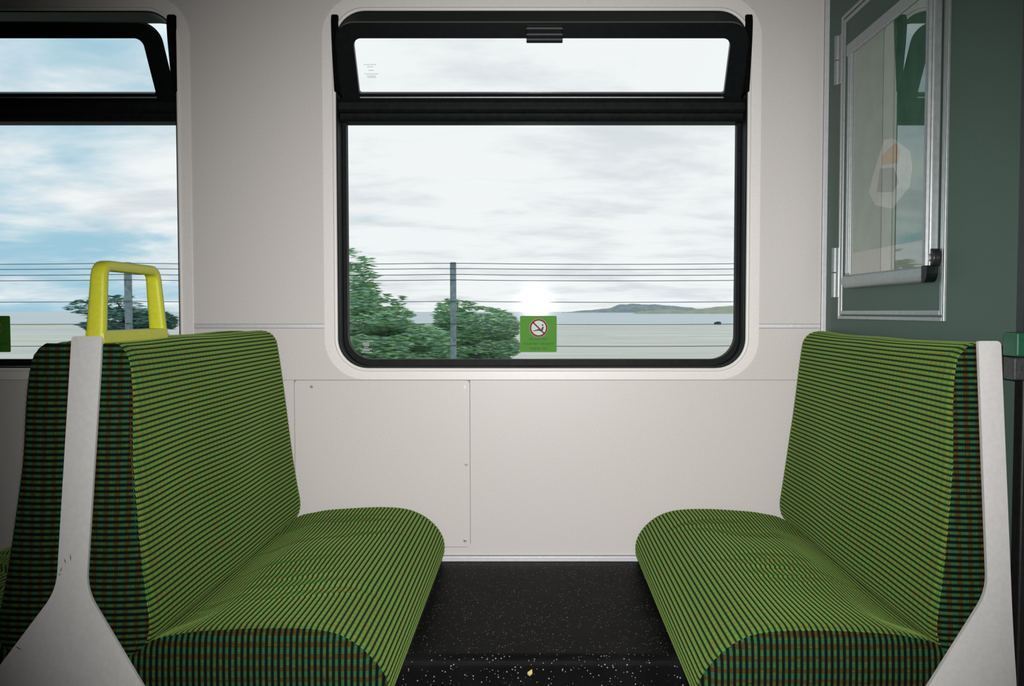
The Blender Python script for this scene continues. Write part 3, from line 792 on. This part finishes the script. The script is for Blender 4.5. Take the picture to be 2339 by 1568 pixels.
# shrubs
def leaf_mat(name, cols):
    m = bpy.data.materials.new(name); m.use_nodes = True
    nt = m.node_tree; b = nt.nodes['Principled BSDF']
    g = nn(nt, 'ShaderNodeNewGeometry')
    cr_ = nn(nt, 'ShaderNodeValToRGB'); el = cr_.color_ramp.elements
    el[0].color = (*cols[0], 1); el[1].color = (*cols[-1], 1)
    for i, c in enumerate(cols[1:-1]):
        e = el.new((i + 1) / (len(cols) - 1)); e.color = (*c, 1)
    nt.links.new(g.outputs['Random Per Island'], cr_.inputs[0])
    nt.links.new(cr_.outputs[0], b.inputs['Base Color'])
    b.inputs['Roughness'].default_value = 0.6
    b.inputs['Transmission Weight'].default_value = 0.0
    return m
LEAF1 = leaf_mat('shrub_leaves', [(0.14, 0.28, 0.21), (0.22, 0.44, 0.22), (0.28, 0.54, 0.20), (0.22, 0.42, 0.34), (0.44, 0.62, 0.38)])
LEAF2 = leaf_mat('dark_shrub_leaves', [(0.06, 0.15, 0.14), (0.09, 0.22, 0.16), (0.12, 0.24, 0.22)])
BARK = mat('shrub_bark', (0.06, 0.05, 0.04), 0.9, nscale=30, namt=0.3)
def shrub(label, x, y, clumps, nleaf, seed, m):
    """clumps: (dx, z, rx, rz) ellipsoids in world height; leaves lie in flat horizontal sprays"""
    rnd = random.Random(seed)
    s = empty('shrub', (x, y, GZ)); tag(s, label, 'shrub', 'shrubs along the fence')
    v = []; f = []
    tot = sum(c[2] * c[3] for c in clumps)
    for ci, (dx, z, rx, rz) in enumerate(clumps):
        for _ in range(int(nleaf * rx * rz / tot * (0.5 if ci == 0 else 1))):
            while True:
                q = Vector((rnd.uniform(-1, 1), rnd.uniform(-1, 1), rnd.uniform(-1, 1)))
                if 0.25 < q.length < 1 and rnd.random() < q.length: break
            c = Vector((x + dx + q.x * rx, y + q.y * min(rx, 0.8), z + q.z * rz))
            if noise.noise(Vector((c.x * 2.4, c.y * 2.4 + seed, c.z * 9.0))) < (0.0 if ci == 0 else -0.20): continue
            if c.z < GZ + 0.1: continue
            L = rnd.uniform(0.05, 0.13); W_ = rnd.uniform(0.010, 0.024)
            an = rnd.uniform(-0.7, 0.7) + (math.pi if rnd.random() < 0.5 else 0)
            d = Vector((math.cos(an), math.sin(an), rnd.uniform(-0.22, 0.22))).normalized()
            sd = d.cross(Vector((rnd.uniform(-0.8, 0.8), rnd.uniform(-1, 1), rnd.uniform(0.1, 1)))).normalized()
            k = len(v)
            for p in (c - d * L * 0.5, c + sd * W_ * 0.5 - d * L * 0.08, c + d * L * 0.5, c - sd * W_ * 0.5 - d * L * 0.08): v.append(tuple(p))
            f.append((k, k + 1, k + 2, k + 3))
    fo = link_mesh('foliage', mesh_from(v, f), m, s); fo['kind'] = 'stuff'
    for (dx, z, rx, rz) in clumps:
        pts = [(x + dx * 0.25 + rnd.uniform(-0.05, 0.05), y, GZ - 0.45), (x + dx * 0.5, y + rnd.uniform(-0.1, 0.1), (GZ + z) / 2 - 0.1), (x + dx * 0.85, y + rnd.uniform(-0.1, 0.1), z - rz * 0.3), (x + dx, y, z + rz * 0.6)]
        link_mesh('stem', tube_mesh(pts, [0.03, 0.024, 0.014, 0.005], 7), BARK, s, smooth=True)
YS = 8.3
S = YS / FPX
def zx(px, py): return ((px - 1222) * S, CAM_H + (712 - py) * S)          # bearings measured at depth YS
def cl(px, py, rx, ry, x0):
    X, Z = zx(px, py); return (X - x0, Z, rx * S, ry * S)
x0 = (800 - 1222) * S
shrub('tall green shrub in the lower left corner of the middle window', x0, YS, [cl(795, 640, 70, 75, x0), cl(800, 745, 160, 65, x0), cl(850, 690, 75, 45, x0), cl(820, 860, 210, 110, x0), cl(930, 795, 110, 62, x0), cl(900, 760, 90, 40, x0)], 34000, 5, LEAF1)
YS = 9.9; S = YS / FPX
x0 = (1060 - 1222) * S
shrub('green shrub around the fence post in the middle window', x0, YS, [cl(1045, 715, 55, 35, x0), cl(1090, 745, 100, 45, x0), cl(1080, 800, 110, 60, x0), cl(1010, 790, 80, 50, x0), cl(1080, 890, 130, 90, x0)], 30000, 6, LEAF1)
YS = 8.3; S = YS / FPX
x0 = (290 - 1222) * S
shrub('dark low shrub seen through the yellow handle', x0, YS + 0.1, [cl(255, 705, 100, 30, x0), cl(270, 735, 95, 30, x0), cl(330, 735, 60, 28, x0), cl(290, 800, 90, 60, x0)], 11000, 8, LEAF2)

# far islands
def island(name, label, x0, x1, y, depth, prof, m, seed):
    nx, ny = 90, 14; v = []; f = []
    for i in range(nx + 1):
        t = i / nx; x = x0 + (x1 - x0) * t
        h = 0
        for k in range(len(prof) - 1):
            if prof[k][0] <= t <= prof[k + 1][0]:
                u = (t - prof[k][0]) / (prof[k + 1][0] - prof[k][0]); u = u * u * (3 - 2 * u)
                h = prof[k][1] + (prof[k + 1][1] - prof[k][1]) * u
        for j in range(ny + 1):
            s = j / ny; e = math.sin(math.pi * s) ** 0.7
            q = Vector((x * 0.02, y * 0.01 + s * 3, seed))
            z = h * e * (1 + 0.16 * noise.fractal(q, 1.0, 2.0, 4)) 
            v.append((x, y + depth * (s - 0.5), BZ - 0.5 + z))
    for i in range(nx):
        for j in range(ny): f.append((i * (ny + 1) + j, (i + 1) * (ny + 1) + j, (i + 1) * (ny + 1) + j + 1, i * (ny + 1) + j + 1))
    o = link_mesh(name, mesh_from(v, f), m, None, smooth=True); tag(o, label, 'island', 'islands on the horizon')
def land_mat(name, a, b_, c, sc):
    m = bpy.data.materials.new(name); m.use_nodes = True
    nt = m.node_tree; b = nt.nodes['Principled BSDF']
    tc = nn(nt, 'ShaderNodeTexCoord')
    f1 = NOISE(nt, tc.outputs['Object'], sc, 5, 0.65); f2 = NOISE(nt, tc.outputs['Object'], sc * 3.3, 4, 0.6)
    col = MIX(nt, RAMP(nt, f1, 0.4, 0.6), a, b_); col = MIX(nt, RAMP(nt, f2, 0.55, 0.7), col, c)
    nt.links.new(col, b.inputs['Base Color']); b.inputs['Roughness'].default_value = 0.95; b.inputs['Specular IOR Level'].default_value = 0.05
    return m
k = 3000 / FPX
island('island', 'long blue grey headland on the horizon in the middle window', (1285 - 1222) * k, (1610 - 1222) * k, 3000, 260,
       [(0, 1.5), (0.18, 9), (0.30, 15), (0.42, 30), (0.52, 32), (0.62, 31), (0.78, 24), (0.90, 18), (1.0, 2)], land_mat('hazed_hill', (0.24, 0.30, 0.33), (0.32, 0.37, 0.38), (0.40, 0.42, 0.40), 0.03), 1.7)  # blue grey of distant haze is put into the hill's base colour
k = 1500 / FPX
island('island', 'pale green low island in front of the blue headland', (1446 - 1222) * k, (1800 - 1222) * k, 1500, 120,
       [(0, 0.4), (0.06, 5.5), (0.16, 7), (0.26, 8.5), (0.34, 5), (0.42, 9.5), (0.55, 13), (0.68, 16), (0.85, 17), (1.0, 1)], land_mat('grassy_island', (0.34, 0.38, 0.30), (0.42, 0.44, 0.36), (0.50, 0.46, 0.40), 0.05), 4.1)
# one dark rock on the tide line
bm = bmesh.new(); bmesh.ops.create_icosphere(bm, subdivisions=3, radius=1.0)
for v in bm.verts:
    kk = 1 + 0.35 * noise.noise(v.co * 1.7); v.co = Vector((v.co.x * 1.15 * kk, v.co.y * 0.7 * kk, v.co.z * 0.55 * kk + 0.35))
me = bpy.data.meshes.new('rock'); bm.to_mesh(me); bm.free()
rk = link_mesh('rock', me, mat('dark_rock', (0.04, 0.045, 0.05), 0.9, nscale=2, namt=0.4), smooth=True); rk.location = ((1640 - 1222) * 255 / FPX, 255, BZ); tag(rk, 'small dark rock on the tide line below the island', 'rock')
